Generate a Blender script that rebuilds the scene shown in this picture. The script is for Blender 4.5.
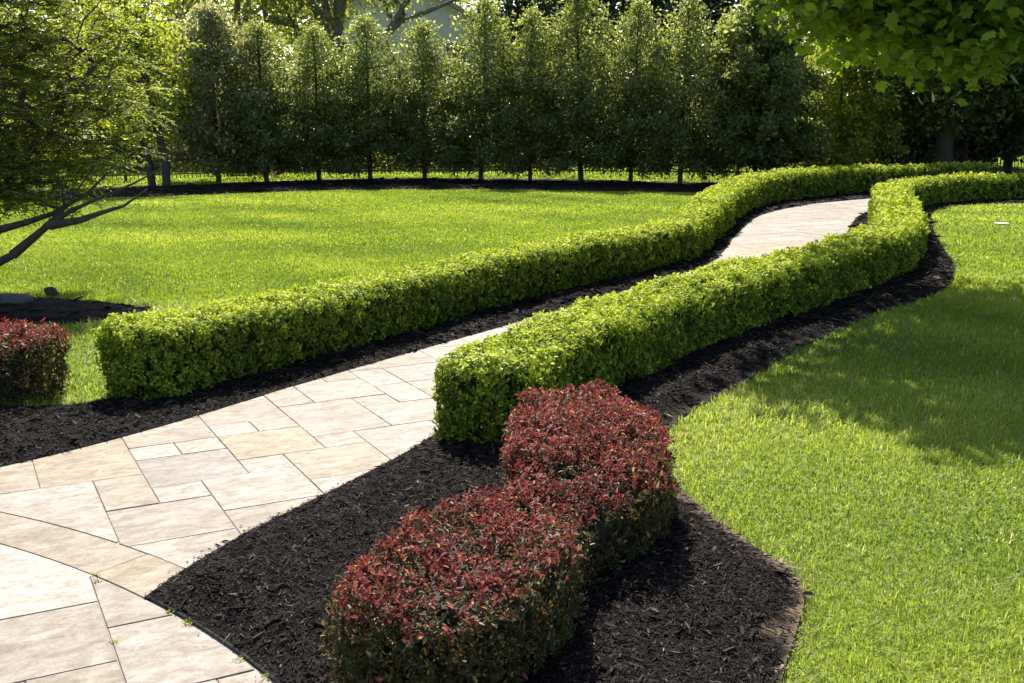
import bpy, math, random
import numpy as np
R = math.radians
sc = bpy.context.scene
for o in list(bpy.data.objects): bpy.data.objects.remove(o)
COL = sc.collection
rng = np.random.default_rng(7)

# ------------------------------------------------------------------ camera, world, sun, exposure
CAM_H, F_PX, PITCH = 1.5, 1080.0, math.atan((341.5 - 120) / 1080.0)
cam = bpy.data.cameras.new('camera'); camo = bpy.data.objects.new('camera', cam); COL.objects.link(camo)
cam.sensor_width = 36.0; cam.lens = 36.0 * F_PX / 1024.0
cam.clip_start = 0.05; cam.clip_end = 2000
camo.location = (0, 0, CAM_H + 0.018)   # the paving stands 1.6 cm above the surveyed plane
camo.rotation_euler = (R(90) - PITCH, 0, 0)
sc.camera = camo

SUN_EL, SUN_AZ = 45.0, -9.0          # azimuth measured from +Y towards +X
w = bpy.data.worlds.new('World'); sc.world = w; w.use_nodes = True
nt = w.node_tree; bg = nt.nodes['Background']
sky = nt.nodes.new('ShaderNodeTexSky'); sky.sky_type = 'NISHITA'; sky.sun_disc = False
sky.sun_elevation = R(SUN_EL); sky.sun_rotation = R(SUN_AZ); sky.air_density = 1.0; sky.dust_density = 1.2
nt.links.new(sky.outputs[0], bg.inputs[0]); bg.inputs[1].default_value = 0.08
sun = bpy.data.lights.new('sun', 'SUN'); sun.energy = 5.0; sun.angle = R(0.53); sun.color = (1.0, 0.95, 0.86)
suno = bpy.data.objects.new('sun', sun); COL.objects.link(suno)
suno.rotation_euler = (R(90 - SUN_EL), 0, R(180 - SUN_AZ)); suno.location = (-3, 20, 30)
vs = sc.view_settings; vs.view_transform = 'Standard'; vs.look = 'None'; vs.exposure = 1.42; vs.gamma = 1
vs.use_curve_mapping = False
sc.cycles.max_bounces = 8; sc.cycles.transmission_bounces = 6; sc.cycles.diffuse_bounces = 3; sc.cycles.glossy_bounces = 2
sc.cycles.caustics_reflective = False; sc.cycles.caustics_refractive = False
sc.cycles.use_adaptive_sampling = True; sc.cycles.adaptive_threshold = 0.02
sc.cycles.use_denoising = True; sc.cycles.denoiser = 'OPENIMAGEDENOISE'; sc.cycles.denoising_input_passes = 'RGB_ALBEDO_NORMAL'

# ------------------------------------------------------------------ helpers
def link(o, parent=None):
    COL.objects.link(o)
    if parent is not None: o.parent = parent
    return o
def tag(o, label=None, cat=None, group=None, kind=None):
    if label: o['label'] = label
    if cat: o['category'] = cat
    if group: o['group'] = group
    if kind: o['kind'] = kind
    return o
def empty(name, loc=(0, 0, 0), label=None, cat=None, group=None):
    o = bpy.data.objects.new(name, None); o.empty_display_size = 0.2; o.location = loc
    link(o); return tag(o, label, cat, group)
def np_mesh(name, verts, faces, mat, parent=None, attrs=None, smooth=False):
    """verts (N,3), faces (M,k) all with the same k; attrs: {name: (N,) floats}"""
    verts = np.ascontiguousarray(verts, dtype=np.float32); faces = np.ascontiguousarray(faces, dtype=np.int32)
    me = bpy.data.meshes.new(name); M, k = faces.shape
    me.vertices.add(len(verts)); me.vertices.foreach_set('co', verts.ravel())
    me.loops.add(M * k); me.loops.foreach_set('vertex_index', faces.ravel())
    me.polygons.add(M); me.polygons.foreach_set('loop_start', np.arange(M, dtype=np.int32) * k)
    if smooth: me.polygons.foreach_set('use_smooth', np.ones(M, dtype=bool))
    me.update(calc_edges=True)
    for an, av in (attrs or {}).items():
        at = me.attributes.new(an, 'FLOAT', 'POINT'); at.data.foreach_set('value', np.ascontiguousarray(av, dtype=np.float32))
    me.materials.append(mat)
    o = bpy.data.objects.new(name, me); return link(o, parent)
def py_mesh(name, verts, faces, mat, parent=None, attrs=None, smooth=False):
    me = bpy.data.meshes.new(name); me.from_pydata([tuple(map(float, v)) for v in verts], [], [tuple(f) for f in faces])
    for an, av in (attrs or {}).items():
        at = me.attributes.new(an, 'FLOAT', 'POINT'); at.data.foreach_set('value', np.asarray(av, dtype=np.float32))
    if smooth:
        for p in me.polygons: p.use_smooth = True
    me.materials.append(mat); me.update()
    return link(bpy.data.objects.new(name, me), parent)
def norm(a): return a / np.maximum(np.linalg.norm(a, axis=-1, keepdims=True), 1e-9)
class SinNoise:
    def __init__(s, seed, octs=5, base=1.0, dims=3):
        r = np.random.default_rng(seed); s.k = []; 
        for i in range(octs):
            for j in range(3):
                d = norm(r.normal(size=dims)); f = base * (1.75 ** i) * r.uniform(.8, 1.25)
                s.k.append((d * f * 2 * np.pi, r.uniform(0, 6.28), 0.62 ** i))
        s.tot = sum(a for _, _, a in s.k) * 0.5
    def __call__(s, p):
        out = np.zeros(len(p))
        for k, ph, a in s.k: out += a * np.sin(p @ k + ph)
        return out / s.tot
def smooth_line(pts, step=0.1):
    P = np.array(pts, float); P = np.vstack([2 * P[0] - P[1], P, 2 * P[-1] - P[-2]]); out = []
    for i in range(1, len(P) - 2):
        p0, p1, p2, p3 = P[i - 1:i + 3]; n = max(2, int(np.linalg.norm(p2 - p1) / step))
        t = np.linspace(0, 1, n, endpoint=False)[:, None]
        out.append(0.5 * ((2 * p1) + (-p0 + p2) * t + (2 * p0 - 5 * p1 + 4 * p2 - p3) * t ** 2 + (-p0 + 3 * p1 - 3 * p2 + p3) * t ** 3))
    return np.vstack(out + [P[-2:-1]])
def in_poly(P, poly):
    x, y = P[:, 0], P[:, 1]; c = np.zeros(len(P), bool); q = np.roll(poly, 1, axis=0)
    for (x1, y1), (x2, y2) in zip(poly, q):
        if y1 == y2: continue
        c ^= ((y1 > y) != (y2 > y)) & (x < (x2 - x1) * (y - y1) / (y2 - y1) + x1)
    return c
def line_dist(P, L, closed=False):
    """distance to polyline L, nearest point"""
    A = L; B = np.roll(L, -1, axis=0)
    if not closed: A, B = A[:-1], B[:-1]
    best = np.full(len(P), 1e9); near = np.zeros((len(P), 2))
    for a, b in zip(A, B):
        ab = b - a; t = np.clip(((P - a) @ ab) / max(ab @ ab, 1e-12), 0, 1); q = a + t[:, None] * ab
        d = np.hypot(*(P - q).T); m = d < best; best[m] = d[m]; near[m] = q[m]
    return best, near

# ------------------------------------------------------------------ materials
def new_mat(name):
    m = bpy.data.materials.new(name); m.use_nodes = True; n = m.node_tree
    return m, n, n.nodes['Principled BSDF'], n.nodes['Material Output']
def ramp(n, stops, fac=None):
    r = n.nodes.new('ShaderNodeValToRGB'); e = r.color_ramp.elements
    while len(e) < len(stops): e.new(0.5)
    for el, (p, c) in zip(e, stops): el.position = p; el.color = (*c, 1)
    if fac is not None: n.links.new(fac, r.inputs[0])
    return r
def attr(n, name):
    a = n.nodes.new('ShaderNodeAttribute'); a.attribute_name = name; return a.outputs['Fac']
def noise(n, scale, detail=4, rough=.6, vec=None, dist=0):
    t = n.nodes.new('ShaderNodeTexNoise'); t.inputs['Scale'].default_value = scale; t.inputs['Detail'].default_value = detail
    t.inputs['Roughness'].default_value = rough; t.inputs['Distortion'].default_value = dist
    if vec is not None: n.links.new(vec, t.inputs['Vector'])
    return t.outputs[0]
def coords(n): return n.nodes.new('ShaderNodeTexCoord').outputs['Object']
def mathn(n, op, a, b=None, clamp=False):
    m = n.nodes.new('ShaderNodeMath'); m.operation = op; m.use_clamp = clamp
    for i, v in enumerate((a, b)):
        if v is None: continue
        if isinstance(v, (int, float)): m.inputs[i].default_value = v
        else: n.links.new(v, m.inputs[i])
    return m.outputs[0]
def mixc(n, fac, a, b, mode='MIX'):
    m = n.nodes.new('ShaderNodeMix'); m.data_type = 'RGBA'; m.blend_type = mode
    for sock, v in ((m.inputs[0], fac), (m.inputs[6], a), (m.inputs[7], b)):
        if isinstance(v, (int, float)): sock.default_value = v
        elif isinstance(v, tuple): sock.default_value = (*v, 1)
        else: n.links.new(v, sock)
    return m.outputs[2]
def bump(n, bs, h, strength=.3, dist=.01):
    b = n.nodes.new('ShaderNodeBump'); b.inputs['Strength'].default_value = strength; b.inputs['Distance'].default_value = dist
    n.links.new(h, b.inputs['Height']); n.links.new(b.outputs[0], bs.inputs['Normal'])
def leaf_mat(name, stops, trans_gain=(1.25, 1.2, .55), trans=.4, rough=.42, spec=.5, tint='tint'):
    m, n, bs, out = new_mat(name)
    c = ramp(n, stops, attr(n, tint)).outputs[0]
    n.links.new(c, bs.inputs['Base Color']); bs.inputs['Roughness'].default_value = rough
    bs.inputs['Specular IOR Level'].default_value = spec
    tr = n.nodes.new('ShaderNodeBsdfTranslucent'); n.links.new(mixc(n, 1.0, c, trans_gain, 'MULTIPLY'), tr.inputs[0])
    ms = n.nodes.new('ShaderNodeMixShader'); ms.inputs[0].default_value = trans
    n.links.new(bs.outputs[0], ms.inputs[1]); n.links.new(tr.outputs[0], ms.inputs[2]); n.links.new(ms.outputs[0], out.inputs[0])
    return m
def bark_mat(name, a, b, scale=14):
    m, n, bs, out = new_mat(name); co = coords(n)
    mp = n.nodes.new('ShaderNodeMapping'); mp.inputs['Scale'].default_value = (1, 1, .25); n.links.new(co, mp.inputs[0])
    f = noise(n, scale, 6, .7, mp.outputs[0]); n.links.new(ramp(n, [(.3, a), (.7, b)], f).outputs[0], bs.inputs['Base Color'])
    bs.inputs['Roughness'].default_value = .9; bump(n, bs, f, .6, .02); return m
def plain_mat(name, col, rough=.6, metal=0, var=.15, scale=20):
    m, n, bs, out = new_mat(name); f = noise(n, scale, 5, .6, coords(n))
    a = tuple(max(0, c * (1 - var)) for c in col); b = tuple(min(1, c * (1 + var)) for c in col)
    n.links.new(ramp(n, [(.3, a), (.7, b)], f).outputs[0], bs.inputs['Base Color'])
    bs.inputs['Roughness'].default_value = rough; bs.inputs['Metallic'].default_value = metal; bump(n, bs, f, .15, .01); return m

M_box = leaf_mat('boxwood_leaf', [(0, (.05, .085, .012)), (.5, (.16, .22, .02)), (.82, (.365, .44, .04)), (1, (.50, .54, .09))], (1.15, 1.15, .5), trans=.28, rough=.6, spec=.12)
M_boxcore = plain_mat('boxwood_inner_shade', (.03, .038, .014), .95, scale=60)
M_red = leaf_mat('red_hedge_leaf', [(0, (.035, .045, .018)), (.3, (.085, .095, .035)), (.38, (.09, .045, .03)), (.6, (.165, .046, .04)), (.82, (.25, .085, .075)), (.95, (.36, .235, .19)), (1, (.34, .33, .13))],
                 trans_gain=(1.5, .95, .8), trans=.38, rough=.5, spec=.16)
M_redcore = plain_mat('red_hedge_inner_shade', (.022, .018, .012), .95, scale=60)
M_holly = leaf_mat('holly_leaf', [(0, (.075, .11, .035)), (.6, (.17, .21, .07)), (.9, (.31, .34, .14)), (1, (.42, .43, .24))], trans_gain=(1.5, 1.4, .7), trans=.55, rough=.34, spec=.5)
M_maple = leaf_mat('maple_leaf', [(0, (.09, .15, .016)), (.7, (.20, .29, .028)), (1, (.31, .39, .05))], (1.2, 1.25, .5), trans=.6, rough=.42)
M_feather = leaf_mat('feathery_leaf', [(0, (.12, .16, .024)), (.6, (.26, .31, .04)), (1, (.42, .46, .07))], trans=.58, rough=.5)
M_young = leaf_mat('young_leaf', [(0, (.16, .22, .02)), (.6, (.32, .38, .04)), (1, (.48, .52, .08))], (1.2, 1.15, .5), trans=.56, rough=.5)
M_spring = leaf_mat('spring_leaf', [(0, (.22, .27, .05)), (.6, (.34, .38, .08)), (1, (.48, .48, .16))], (1.15, 1.1, .6), trans=.58, rough=.5)
M_shrub = leaf_mat('grey_green_leaf', [(0, (.14, .16, .075)), (.7, (.28, .30, .16)), (1, (.52, .50, .38))], (1.3, 1.2, .7), trans=.5, rough=.4, spec=.45)
M_conifer = leaf_mat('conifer_needles', [(0, (.06, .08, .045)), (.7, (.11, .14, .075)), (1, (.2, .22, .13))], trans=.45, rough=.5)
M_bark = bark_mat('bark_brown', (.03, .022, .016), (.085, .065, .05))
M_barkgrey = bark_mat('bark_grey', (.07, .06, .055), (.19, .17, .155), 10)
M_grass = leaf_mat('grass_blade', [(0, (.105, .17, .02)), (.5, (.25, .328, .036)), (.85, (.385, .44, .072)), (1, (.55, .55, .30))], (1.12, 1.12, .55), trans=.5, rough=.5, spec=.35)
M_iron = plain_mat('black_iron', (.012, .012, .013), .45, .3)
M_rock = plain_mat('dark_rock', (.075, .07, .065), .9, var=.5, scale=9)

def lawn_material():
    m, n, bs, out = new_mat('lawn_soil_and_thatch'); co = coords(n)
    a = noise(n, .55, 3, .5, co); b = noise(n, 30, 5, .7, co)
    c1 = ramp(n, [(.3, (.145, .205, .022)), (.7, (.205, .27, .031))], a).outputs[0]
    c2 = ramp(n, [(.3, (.55, .55, .5)), (.7, (1.2, 1.15, 1.1))], b).outputs[0]
    n.links.new(mixc(n, 1.0, c1, c2, 'MULTIPLY'), bs.inputs['Base Color']); bs.inputs['Roughness'].default_value = .9
    bs.inputs['Specular IOR Level'].default_value = .1
    bump(n, bs, b, .7, .03); return m
M_lawn = lawn_material()
def mulch_ground():
    m, n, bs, out = new_mat('mulch_ground'); co = coords(n); a = noise(n, 55, 6, .7, co, .8)
    dark = ramp(n, [(.3, (.005, .004, .004)), (.6, (.014, .011, .010)), (.8, (.03, .024, .021))], a).outputs[0]
    b = noise(n, 40, 5, .7, co); soil = ramp(n, [(.3, (.10, .065, .04)), (.7, (.24, .175, .12))], b).outputs[0]
    n.links.new(mixc(n, attr(n, 'soil'), dark, soil), bs.inputs['Base Color']); bs.inputs['Roughness'].default_value = .85
    bs.inputs['Specular IOR Level'].default_value = .06
    bump(n, bs, a, .9, .02); return m
M_mulch = mulch_ground()
def chip_mat():
    m, n, bs, out = new_mat('bark_chip')
    c = ramp(n, [(0, (.009, .0075, .0065)), (.6, (.036, .029, .025)), (.9, (.10, .08, .066)), (1, (.24, .185, .14))], attr(n, 'tint')).outputs[0]
    n.links.new(c, bs.inputs['Base Color']); bs.inputs['Roughness'].default_value = .85; bs.inputs['Specular IOR Level'].default_value = .04; return m
M_chip = chip_mat()
def stone_mat():
    m, n, bs, out = new_mat('travertine'); co = coords(n)
    t = attr(n, 'tint'); t2 = attr(n, 'shift')
    cv = n.nodes.new('ShaderNodeCombineXYZ'); n.links.new(t2, cv.inputs[2])
    mp = n.nodes.new('ShaderNodeMapping'); mp.inputs['Rotation'].default_value = (0, 0, -R(27.6)); n.links.new(co, mp.inputs[0])
    ad = n.nodes.new('ShaderNodeVectorMath'); ad.operation = 'ADD'; n.links.new(mp.outputs[0], ad.inputs[0]); n.links.new(cv.outputs[0], ad.inputs[1])
    sc2 = n.nodes.new('ShaderNodeMapping'); sc2.inputs['Scale'].default_value = (1, 1.9, 1); n.links.new(ad.outputs[0], sc2.inputs[0])
    vein = noise(n, 7.5, 9, .70, sc2.outputs[0], .9); big = noise(n, 3.4, 6, .68, ad.outputs[0], .5); fine = noise(n, 80, 4, .7, ad.outputs[0]); mid = noise(n, 19, 6, .72, sc2.outputs[0], .6)
    pit = noise(n, 34, 3, .6, sc2.outputs[0], .3)
    base = ramp(n, [(0, (.232, .207, .176)), (.35, (.20, .172, .140)), (.6, (.215, .17, .115)), (.8, (.175, .155, .133)), (1, (.272, .250, .22))], t).outputs[0]
    v = ramp(n, [(.36, (.66, .60, .52)), (.5, (.98, .97, .95)), (.60, (1.25, 1.25, 1.26))], vein).outputs[0]
    c = mixc(n, .9, base, v, 'MULTIPLY')
    c = mixc(n, .55, c, ramp(n, [(.38, (.80, .73, .64)), (.60, (1.16, 1.16, 1.17))], big).outputs[0], 'MULTIPLY')
    c = mixc(n, .8, c, ramp(n, [(.34, (.70, .64, .55)), (.5, (1, 1, 1)), (.62, (1.12, 1.12, 1.14))], mid).outputs[0], 'MULTIPLY')
    c = mixc(n, .5, c, ramp(n, [(.3, (.7, .7, .7)), (.7, (1.25, 1.25, 1.25))], fine).outputs[0], 'MULTIPLY')
    pm = ramp(n, [(.62, (0, 0, 0)), (.72, (1, 1, 1))], pit).outputs[0]
    c = mixc(n, mathn(n, 'MULTIPLY', pm, .6), c, (.22, .17, .12))
    n.links.new(c, bs.inputs['Base Color']); bs.inputs['Roughness'].default_value = .75; bs.inputs['Specular IOR Level'].default_value = .3
    bump(n, bs, mathn(n, 'ADD', mathn(n, 'MULTIPLY', vein, .6), fine), .25, .006); return m
M_stone = stone_mat()
M_joint = plain_mat('joint_sand', (.23, .20, .165), .95, scale=60)

# ------------------------------------------------------------------ plan of the garden (metres, camera at the origin)
pathL = smooth_line([(-4.6, 2.6), (-3.6, 3.35), (-2.8, 4.05), (-2.26, 4.56), (-1.9, 5.0), (-1.62, 5.43), (-1.23, 6.09), (-.63, 7.03), (.17, 8.26), (1.15, 9.8), (2.05, 11.33),
                     (2.45, 12.5), (2.98, 14.37), (3.8, 16.92), (4.4, 18.2), (4.96, 19.1), (5.68, 20.03), (6.97, 21.2), (8.3, 22.0), (10.2, 22.9), (13, 23.8), (17, 24.6)], .12)
pathR = smooth_line([(-1.18, 3.22), (-1.11, 3.46), (-.98, 3.79), (-.74, 4.25), (-.51, 4.72), (-.38, 5.05), (-.28, 5.45), (-.1, 5.95), (.15, 6.45), (.55, 7.15), (1.0, 7.8), (1.7, 8.75),
                     (2.3, 9.7), (2.95, 10.6), (3.45, 11.5), (3.9, 12.7), (4.4, 14.2), (4.85, 15.5), (5.5, 17.2), (6.2, 18.5), (7.2, 19.8), (8.6, 20.8), (11, 21.7), (14, 22.4), (17, 23)], .12)
AC, AR = np.array((-3.776, .122)), 4.047           # circle of the patio edge
OC, OR_ = np.array((-3.674, .30)), 4.064           # outer rim of the border course
arc = lambda c, r, a0, a1, n: np.array([c + r * np.array((math.cos(a), math.sin(a))) for a in np.linspace(a0, a1, n)])
a_tip = math.atan2(3.20 - AC[1], -1.19 - AC[0])
edge_arc = arc(AC, AR + .012, a_tip, -.1, 40)
lawnR = smooth_line([(17, 21.4), (14, 21.0), (11, 20.5), (9.4, 20.0), (8.4, 19.75), (7.5, 19.0), (6.7, 17.3), (5.78, 14.77), (5.1, 12.68), (4.62, 11.2), (4.06, 9.92), (3.64, 9.28), (2.93, 8.48), (2.39, 7.73), (1.94, 7.13),
                     (1.51, 6.39), (1.16, 5.83), (.93, 5.47), (.77, 5.14), (.71, 4.73), (.70, 4.29), (.79, 3.89), (.88, 3.62), (.95, 3.44), (.945, 3.25), (.87, 3.04), (.73, 2.69), (.55, 2.2), (.45, 1.5), (.42, .3)], .1)
bedR = np.vstack([pathR, lawnR, edge_arc[::-1]])
hedgeL = smooth_line([(-2.02, 5.92), (-1.74, 6.3), (-1.2, 7.15), (-.7, 8.05), (0, 9.25), (1.56, 11.46), (1.97, 12.38), (2.58, 14.45), (3.33, 17.02), (4.36, 19.68), (5.33, 20.97), (6.2, 21.95), (7.2, 22.72), (8.7, 23.5), (10.3, 24.1)], .06)
hedgeR = smooth_line([(-.105, 5.03), (.3, 5.85), (.62, 6.4), (.97, 6.98), (1.35, 7.5), (1.75, 8.05), (2.2, 8.6), (2.82, 9.48), (3.4, 10.28), (3.88, 11.1), (4.4, 12.3), (4.95, 13.9), (5.35, 15.2), (6.2, 17.7), (7.0, 19.15), (7.9, 20.1), (9.2, 20.85), (11, 21.5), (14, 22.0), (17, 22.4)], .06)
def offset_line(L, d):
    t = norm(np.gradient(L, axis=0)); return L + d * np.stack([-t[:, 1], t[:, 0]], 1)
lawn_edge_L = np.vstack([[(-7, 5.6)], smooth_line([(-6.5, 6.3), (-4.5, 6.35), (-3.2, 6.2), (-2.75, 5.62), (-2.45, 5.58), (-2.22, 5.75), (-2.1, 6.2)], .1), offset_line(hedgeL, .24)[8:]])
bedL = np.vstack([pathL[::-1], lawn_edge_L[:1] * 0 + np.array([[-7, 1.8]]), lawn_edge_L])
bedT = smooth_line([(-9, 9.6), (-6.5, 9.6), (-4.6, 9.25), (-4.1, 9.22), (-3.6, 9.05), (-3.2, 8.85), (-2.85, 8.55), (-3.05, 8.2), (-3.5, 7.95), (-4.5, 7.75), (-6.5, 7.8), (-9, 8.0)], .15)
strip = smooth_line([(-15, 20.9), (-12, 22.8), (-10, 23.9), (-8.4, 24.9), (-7, 25.9), (-5.4, 27.3), (-2.96, 28.4), (.21, 28.3), (2.25, 27.6), (4.2, 26.6), (5.5, 26.9), (6.6, 29.5), (9.5, 31.6), (14, 32.0), (19, 32.0),
                     (19, 26), (14, 25.4), (10.6, 24.7), (9, 24.2), (7.6, 23.6), (6.2, 22.9), (5.4, 22.4), (4.0, 22.9), (1.95, 23.4), (.18, 24.0), (-2.56, 24.1), (-4.64, 23.5), (-6.1, 22.5), (-7.6, 21.7), (-9.5, 20.8), (-12, 19.6), (-15, 18.6)], .4)

# ------------------------------------------------------------------ ground sheet and beds
gx = np.concatenate([[-400, -150, -60], np.linspace(-30, 30, 13), [60, 150, 400]]); gy = np.concatenate([[-200, -40], np.linspace(-5, 60, 14), [100, 200, 700]])
GX, GY = np.meshgrid(gx, gy, indexing='ij'); ny = len(gy)
fa = [(i * ny + j, (i + 1) * ny + j, (i + 1) * ny + j + 1, i * ny + j + 1) for i in range(len(gx) - 1) for j in range(ny - 1)]
tag(np_mesh('lawn', np.stack([GX.ravel(), GY.ravel(), 0 * GX.ravel()], 1), np.array(fa), M_lawn), kind='structure')

nz_bed = SinNoise(3, 5, .9, 2)
def bed_mesh(name, poly, cell, z0, rise, soil_line=None, soil_w=.05, ybig=1e9):
    lo, hi = poly.min(0), poly.max(0); nx, ny = int((hi[0] - lo[0]) / cell) + 2, int((hi[1] - lo[1]) / cell) + 2
    X, Y = np.meshgrid(lo[0] + np.arange(nx + 1) * cell - cell / 2, lo[1] + np.arange(ny + 1) * cell - cell / 2, indexing='ij')
    P = np.stack([X.ravel(), Y.ravel()], 1); ins = in_poly(P, poly)
    idx = np.arange((nx + 1) * (ny + 1)).reshape(nx + 1, ny + 1)
    F = np.stack([idx[:-1, :-1], idx[1:, :-1], idx[1:, 1:], idx[:-1, 1:]], -1).reshape(-1, 4)
    F = F[ins[F].any(1)]; used = np.unique(F); re = np.full(len(P), -1); re[used] = np.arange(len(used)); F = re[F]; P = P[used]; ins = ins[used]
    d, near = line_dist(P, poly, True); P[~ins] = near[~ins]; d[~ins] = 0
    s = np.clip(d / .16, 0, 1); s = s * s * (3 - 2 * s)
    z = z0 + s * (rise + .012 * nz_bed(P)) + .004 * nz_bed(P * 6) * s
    soil = np.zeros(len(P))
    if soil_line is not None:
        ds, _ = line_dist(P, soil_line); soil = np.clip(1.2 - (ds + .05 * nz_bed(P * 3) + .05 * nz_bed(P * 9)) / soil_w, 0, 1) * np.clip((5.2 - P[:, 1]) / 1.2, .15, 1)
    o = np_mesh(name, np.column_stack([P, z]), F, M_mulch, attrs={'soil': soil}, smooth=True)
    return tag(o, kind='structure')
bed_mesh('mulch_bed', bedR, .045, .021, .03, lawnR[(lawnR[:, 1] < 9)], .04)
bed_mesh('mulch_bed', bedL, .05, .021, .022)
bed_mesh('mulch_bed', bedT, .06, .008, .035)
bed_mesh('mulch_bed', strip, .15, .006, .04)  # bark bed spread wider, its dark sheet also standing for tree shade

# ------------------------------------------------------------------ paving: slabs of a modular pattern, border course, patio
TH = R(27.6); EX, EY = np.array((math.cos(TH), math.sin(TH))), np.array((-math.sin(TH), math.cos(TH)))
U = .2193 * 1.5 / 1.6
def ground_pt(px, py):   # survey of one slab corner
    u, v = (px - 512) / F_PX, (py - 341.5) / F_PX; c, s = math.cos(PITCH), math.sin(PITCH); d = np.array([u, c - v * s, -s - v * c]); t = -CAM_H / d[2]; return d[:2] * t
ORG = ground_pt(92.4, 480.6)
def to_uv(p): q = np.asarray(p) - ORG; return np.stack([q @ EX, q @ EY], -1) / U
def from_uv(p): p = np.asarray(p, float) * U; return ORG + p[..., :1] * EX + p[..., 1:2] * EY
slabs = []      # (polygon in metres, tint)
TAN, PALE, CREAM, GREY, WARM = .6, 1.0, .12, .8, .35
known = [(-1, 1, 0, 3, TAN), (-3, -1, 0, 2, .5), (0, 1, -2, 0, PALE - .35), (-2, 0, -4, 0, .02), (1, 3, 2, 4, WARM), (1, 2, 1, 2, PALE), (2, 3, 1, 2, .1), (1, 3, -1, 1, GREY), (1, 2, -2, -1, .9), (0, 2, -4, -2, .3),
         (2, 4, -3, -1, .0), (2, 4, -5, -3, .35), (0, 2, -6, -4, .08), (3, 5, 0, 2, TAN), (3, 4, 2, 3, PALE), (4, 5, 2, 3, .3), (3, 4, -1, 0, .95), (4, 6, -2, 0, .52), (4, 6, -3, -2, .05), (5, 7, 1, 4, .3), (5, 6, 0, 1, .15), (6, 8, -2, 1, .85),
         (7, 9, 1, 3, .0), (7, 8, 3, 4, .35), (6, 8, 4, 6, .2), (5, 6, 4, 6, .3), (3, 5, 3, 5, .4), (8, 9, 3, 5, .1), (8, 9, 5, 7, .85), (9, 11, 3, 5, .3), (9, 11, 1, 3, .8), (-3, -2, -3, 0, .1), (-5, -3, -1, 2, .3), (-2, 0, -6, -4, .2)]
occ = {}
def claim(u0, u1, v0, v1):
    for a in range(u0, u1):
        for b in range(v0, v1): occ[(a, b)] = 1
path_poly = np.vstack([pathL, pathR[::-1]])
path_wide = np.vstack([pathL, pathR[::-1]])
def rect_poly(u0, u1, v0, v1): return from_uv([(u0, v0), (u1, v0), (u1, v1), (u0, v1)])
cells = [(a, b) for a in range(-14, 118) for b in range(-30, 75)]
cc = from_uv(np.array(cells, float) + .5)
ok = in_poly(cc, path_poly) | (line_dist(cc, pathL)[0] < .2) | (line_dist(cc, pathR)[0] < .2)
allowed = {c for c, k in zip(cells, ok) if k}
rnd = random.Random(5)
rects = []
for u0, u1, v0, v1, t in known: rects.append((u0, u1, v0, v1, t)); claim(u0, u1, v0, v1)
shapes = [(2, 3), (3, 2), (2, 2), (2, 2), (1, 2), (2, 1), (1, 1)]
for (a, b) in sorted(allowed):
    if (a, b) in occ: continue
    sh = shapes[:]; rnd.shuffle(sh); sh.sort(key=lambda s: -s[0] * s[1] + rnd.random() * 3); sh.append((1, 1))
    for (p, q) in sh:
        if all((a + i, b + j) not in occ for i in range(p) for j in range(q)):
            claim(a, a + p, b, b + q); rects.append((a, a + p, b, b + q, rnd.choice([.0, .1, .2, .3, .35, .5, .6, .8, .9, .95]))); break
def clip_half(poly, p, nrm):
    out = []
    for i in range(len(poly)):
        a, b = poly[i], poly[(i + 1) % len(poly)]; da, db = (a - p) @ nrm, (b - p) @ nrm
        if da >= 0: out.append(a)
        if (da >= 0) != (db >= 0): out.append(a + (b - a) * da / (da - db))
    return out
def circle_clip(poly, c, r, inside):
    """clip a convex polygon to the inside or the outside of a large circle"""
    P = np.array(poly); d = np.hypot(*(P - c).T) - r
    if inside and (d <= 0).all(): return [p for p in P]
    if not inside and (d >= 0).all(): return [p for p in P]
    if (d >= 0).all() and inside: return []
    if (d <= 0).all() and not inside: return []
    dens = []
    for i in range(len(P)):
        for t in np.linspace(0, 1, 24, endpoint=False): dens.append(P[i] * (1 - t) + P[(i + 1) % len(P)] * t)
    out = []
    for p in dens:
        e = math.hypot(*(p - c)) - r
        if (e <= 0) == inside: out.append(p)
        elif abs(e) < 10: out.append(None)
    # runs of None are replaced by the arc between their neighbours
    n = len(out); k = next((i for i in range(n) if out[i] is not None and out[i - 1] is None), None)
    if k is None: return []
    out = out[k:] + out[:k]; res = [p for p in out if p is not None]
    a1 = math.atan2(*(res[-1] - c)[::-1]); a0 = math.atan2(*(res[0] - c)[::-1])
    return res + [q for q in arc(c, r, a1, a0, 10)]
SL_V, SL_F, SL_T, SL_S = {}, {}, {}, {}
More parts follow.
